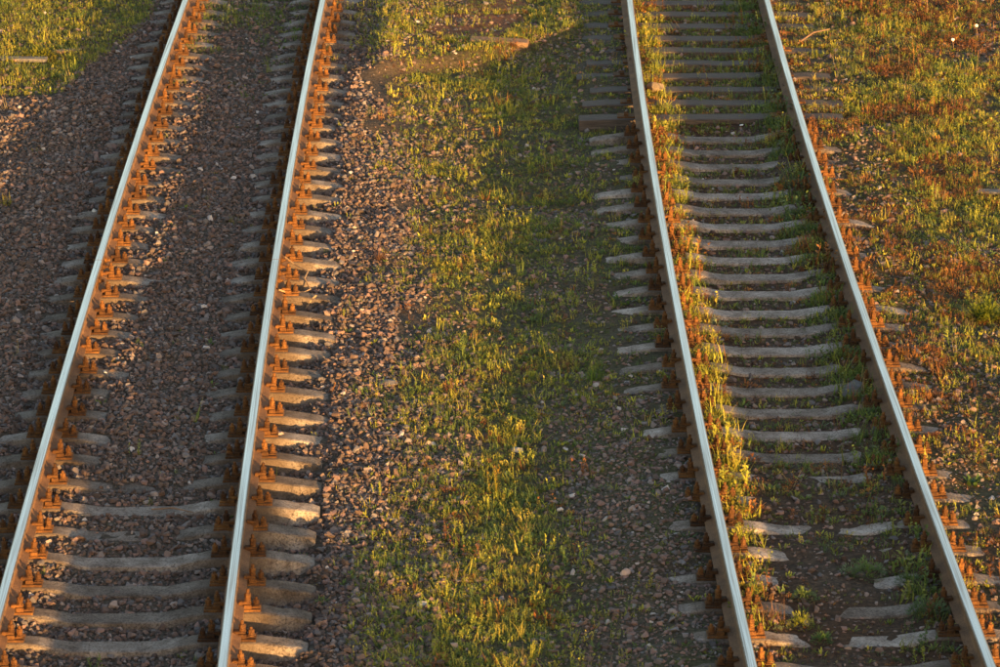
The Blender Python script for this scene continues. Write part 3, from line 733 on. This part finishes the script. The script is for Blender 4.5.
p = PB(31); p.cushion(520, 0.16, 0.18, 0.05, 0.018); p.rosette(30, 0.12, 0.03, 0.10)
plant('leafy_bush', p, (.14, .17, .02), 4.23, 32.39, 'bright green bushy weed on the rust-red ground cover beyond the overgrown track')
p = PB(32); p.cushion(700, 0.26, 0.12, 0.04, 0.02)
plant('leafy_clump', p, (.17, .17, .02), -5.12, 42.15, 'wide yellow-green leafy clump at the edge of the stones by weathered wood')
p = PB(33); p.grass(70, 0.22, 0.04, 0.006, 0.75)
plant('dry_grass_tuft', p, (.17, .085, .05), -1.09, 34.23, 'reddish-brown dead grass tuft with splayed stalks on bare stones')
p = PB(34); p.grass(34, 0.14, 0.05, 0.006, 0.3); p.rosette(8, .06, .014, .04)
plant('grass_tuft', p, (.16, .16, .02), -1.93, 42.32, 'yellow-green grass tuft growing against the rail of the bare track', 'grass tuft')
p = PB(35); p.rosette(16, 0.07, 0.018, 0.03, 1.0)
plant('small_weed', p, (.22, .20, .02), -3.40, 36.27, 'little yellow weed sprouting by the bolts of the outer rail')
p = PB(36); p.grass(24, 0.15, 0.07, 0.008, 0.3); p.rosette(10, .08, .016, .06)
plant('small_weed', p, (.22, .19, .02), -4.77, 36.15, 'yellow weed with upright leaves alone in the stones, outside the bare track')
p = PB(37); p.rosette(18, 0.06, 0.014, 0.08, 0.9)
plant('small_weed', p, (.20, .16, .03), -4.72, 38.13, 'flat straw-yellow weed on sunlit stones outside the bare track')
p = PB(38)
for i in range(7): p.sprig((p.r.uniform(-.04, .04), p.r.uniform(-.03, .03), -.01), p.r.uniform(.18, .28), 18, .035, .013, .12, (1.1, .75, .5), .007)
plant('flower_spike', p, (.30, .24, .03), -0.04, 28.09, 'golden upright flower spikes standing out of the grass between the tracks')
p = PB(39); p.grass(70, 0.19, 0.09, 0.007, 0.35)
plant('grass_tuft', p, (.10, .155, .02), 0.80, 30.73, 'tall green grass tuft at the edge of the gravel between the tracks', 'grass tuft')
for k, (x, y, lab) in enumerate(((3.36, 29.95, 'yellow flowering weed hugging the outermost rail of the overgrown track'), (3.73, 28.60, 'yellow flowering sprig, the shorter of a pair on dark soil'), (3.83, 28.76, 'yellow flowering sprig, the taller of a pair on dark soil'))):
    p = PB(50 + k)
    for i in range(5 if k == 0 else 3): p.sprig((p.r.uniform(-.05, .05), p.r.uniform(-.03, .03), -.01), p.r.uniform(.12, .2) * (1.15 if k == 2 else 1), 12, .035, .016, .2, (1.5, 1.2, .6), .007)
    plant('flowering_weed', p, (.24, .23, .025), x, y, lab)
p = PB(41); p.rosette(60, 0.06, 0.018, 0.17, 1.0)
plant('leafy_weed', p, (.085, .15, .03), 1.11, 33.02, 'low green leafy weed growing over the end of a sleeper', rz=.3)
p = PB(42); p.rosette(60, 0.06, 0.018, 0.16, 1.0)
plant('leafy_weed', p, (.14, .17, .02), 3.66, 34.36, 'low bright green weed spreading beside the outer rail of the overgrown track')
p = PB(43); p.cushion(150, .07, .06, .03, .012)
plant('leafy_weed', p, (.12, .16, .06), 1.87, 32.98, 'grey-green weed with sunlit tips on a sleeper of the overgrown track')
p = PB(44); p.grass(60, 0.2, 0.12, 0.004, 0.6); p.grass(20, .14, .1, .006, .4)
plant('dry_grass_tuft', p, (.26, .13, .06), 1.90, 25.35, 'reddish dry grass leaning over the bolts of the inner rail')
p = PB(45); p.grass(46, 0.17, 0.08, 0.006, 0.35)
plant('grass_tuft', p, (.20, .17, .02), 1.80, 28.1, 'golden grass tuft lit along the inner rail of the overgrown track', 'grass tuft')
p = PB(46); p.grass(50, 0.16, 0.09, 0.006, 0.35)
plant('grass_tuft', p, (.19, .14, .03), 1.83, 30.9, 'orange-tipped grass tuft by the inner rail, over a sleeper end', 'grass tuft')
p = PB(47); p.cushion(90, .06, .05, .025, .010)
plant('small_weed', p, (.12, .16, .05), -1.26, 25.8, 'single pale green weed on bare stones beside the sleeper ends')
p = PB(48); p.rosette(26, .09, .03, .05, 1.0)
plant('leafy_weed', p, (.07, .12, .03), 3.62, 28.15, 'dark green leafy rosette on the soil beside the yellow sprigs')
# white seed heads on stalks
wm = mat_lump('white_fluff', (.75, .72, .66), 0.1)
for k, (x, y, h, lab) in enumerate(((5.53, 44.36, .2, 'dandelion with the largest white seed head in the verge grass'), (5.73, 44.57, .17, 'dandelion seed head behind the largest one'), (5.30, 44.2, .19, 'dandelion seed head leaning beside the largest one'),
        (4.93, 44.05, .2, 'dandelion seed heads standing alone among yellow stalks'), (5.36, 42.81, .16, 'short dandelion seed head above dark soil'), (5.04, 42.32, .12, 'dandelion seed head amid rust-red plants'))):
    root = bpy.data.objects.new('dandelion', None); COL.objects.link(root); root.location = at(x, y); tag(root, lab, 'dandelion', 'white dandelion seed heads')
    m = MB(); m.tube([(0, 0, -.02), (.01, 0, h * .5), (.0, .01, h)], .0035, 5); m.obj('stalk', M['wood'], root)
    bm = bmesh.new(); bmesh.ops.create_icosphere(bm, subdivisions=2, radius=.021)
    for v in bm.verts: v.co = v.co * R.uniform(.75, 1.1) + Vector((0, .01, h + .012))
    me = bpy.data.meshes.new('seed_head'); bm.to_mesh(me); bm.free(); me.materials.append(wm); o = bpy.data.objects.new('seed_head', me); COL.objects.link(o); o.parent = root
    p = PB(70 + k); p.rosette(8, .08, .016, .01, 1.1); me = p.mesh('leaves', bpy.data.materials.get('leafy_bush_leaf')); o = bpy.data.objects.new('leaves', me); COL.objects.link(o); o.parent = root

# ------------------------------------------------------------------ single stones, wood and litter
def rock(name, x, y, size, col, label, seed, dz=0.0, rz=0.0, cat='stone', n=26, tilt=(0, 0), mat=None):
    r = np.random.default_rng(seed); bm = bmesh.new()
    for k in range(n):
        p = r.normal(size=3); p /= np.linalg.norm(p); p = np.sign(p) * np.abs(p) ** 0.92 * r.uniform(.88, 1) * 0.5 * np.array(size); bm.verts.new(p)
    bmesh.ops.convex_hull(bm, input=bm.verts)
    for v in [v for v in bm.verts if not v.link_faces]: bm.verts.remove(v)
    me = bpy.data.meshes.new(name); bm.to_mesh(me); bm.free(); me.materials.append(mat or mat_lump(name + '_' + str(seed), col))
    o = bpy.data.objects.new(name, me); COL.objects.link(o); o.location = at(x, y, dz + size[2] * 0.28); o.rotation_euler = (tilt[0], tilt[1], rz); tag(o, label, cat); return o
rock('stone', -1.68, 26.03, (.12, .10, .08), (.46, .45, .43), 'pale whitish stone lying between two concrete sleeper ends', 1, .03)
rock('stone', -1.76, 29.26, (.10, .10, .09), (.28, .20, .17), 'rounded pinkish stone resting against a sleeper end', 2, .05)
rock('stone', -0.93, 30.67, (.20, .16, .05), (.13, .115, .11), 'flat dark stone slab at the edge of the grass between the tracks', 3, .0, .4)
rock('stone', 1.66, 40.41, (.20, .26, .12), (.20, .145, .09), 'big cracked sunlit stone pushed against the inner rail', 4, .06, .2)
rock('stone', 2.89, 30.26, (.17, .28, .05), (.085, .08, .085), 'dark slate leaning in the grass inside the overgrown track', 5, .03, -.5, tilt=(.3, .2))
rock('broken_sleeper_piece', -1.42, 24.93, (.26, .24, .05), (.20, .17, .15), 'flat broken concrete piece wedged below a sleeper end', 6, .0, .5, 'concrete piece', tilt=(.1, -.15))
rock('stone', 0.14, 29.07, (.11, .10, .06), (.26, .24, .23), 'grey stone half sunk in grass near the golden flower spikes', 7)
rock('stone', 0.90, 26.25, (.09, .08, .06), (.40, .28, .24), 'pink stone on top of the gravel strip', 8, .01)
rock('stone', -3.30, 30.85, (.05, .11, .04), (.5, .46, .40), 'pale bone-like stone sliver near the inner side of the outer rail', 9, .02, .4)
rock('stone', -3.86, 35.73, (.07, .06, .05), (.46, .43, .4), 'small whitish stone on a sleeper end outside the bare track', 10, .05)
rock('stone', 4.6, 27.4, (.10, .09, .06), (.36, .33, .3), 'pale stone on dark soil, right of the overgrown track', 12)
rock('stone', -0.55, 25.75, (.10, .09, .05), (.27, .26, .26), 'bluish grey stone among sparse grass between the tracks', 13)
m = MB(); m.box(-.36, .30, -.08, .08, -.12, .03, .012); o = m.obj('wooden_beam', M['wood']); o.location = at(0.02, 42.62, .0); o.rotation_euler = (.1, .03, -.10); tag(o, 'sunlit wooden beam edging the earth path that crosses at the far end', 'beam')
m = MB(); m.box(-.24, .24, -.045, .045, 0, .03, .008); o = m.obj('wooden_board', M['wood']); o.location = at(-4.78, 42.45, .0); o.rotation_euler = (.1, .12, .9); tag(o, 'reddish weathered board lying beside the wide leafy clump', 'board')
m = MB(); m.box(-.45, .25, -.06, .06, 0, .035, .008); o = m.obj('wooden_board', M['greywood']); o.location = at(-5.25, 41.93, .01); o.rotation_euler = (.05, 0, -.05); tag(o, 'grey board half hidden under the wide leafy clump', 'board')
m = MB(); m.box(-.18, .18, -.05, .05, 0, .02, .005); o = m.obj('wooden_board', M['greywood']); o.location = at(4.80, 36.38, .03); o.rotation_euler = (.05, -.08, -.45); tag(o, 'small pale grey board lying on the rust-red ground cover', 'board')
def stick(pts, r, mat, label, x, y):
    m = MB(); m.tube(pts, r, 6); o = m.obj('stick', mat); o.location = at(x, y, .02); tag(o, label, 'stick'); return o
stick([(-.2, -.25, -.01), (0, 0, .06), (.2, .22, .05)], [.011, .009, .006], M['wood'], 'pale brown stick sunlit beside the far timber sleepers', 3.53, 42.85)
stick([(-.16, .03, .0), (0, .01, .02), (.16, -.06, .01)], [.006, .007, .004], M['wood'], 'thin dry stick lying across the stones inside the bare track', -2.47, 27.6)
m = MB(); m.tube([(0, 0, -.02), (.02, 0, .10), (.06, .01, .16)], [.01, .009, .007], 5)
o = m.obj('metal_rod', M['wire']); o.location = at(float(xL(32.9)) + HG + 0.27, 32.9); o.rotation_euler = (0, .5, .6); tag(o, 'bent rusty rod sticking up beside the rail joint', 'rod')
rock('litter', 2.50, 39.15, (.06, .03, .015), (.75, .75, .78), 'white scrap of litter on soil between timber and concrete sleepers', 14, .01, .2, 'litter', 10)

# ------------------------------------------------------------------ outside the picture: the bridge support whose shadow falls across the bare track
m = MB(); m.lathe([(0.52, -0.5), (0.52, 6.3), (0.9, 6.6), (0.9, 7.0)], 24)
o = m.obj('bridge_pier', M['pier']); 
T = 26.0
o.location = (-1.95 + math.sin(SUN_AZ) * T, 27.05 + math.cos(SUN_AZ) * T, 0)
tag(o, 'round concrete bridge pier standing to the right of the tracks', 'pier')
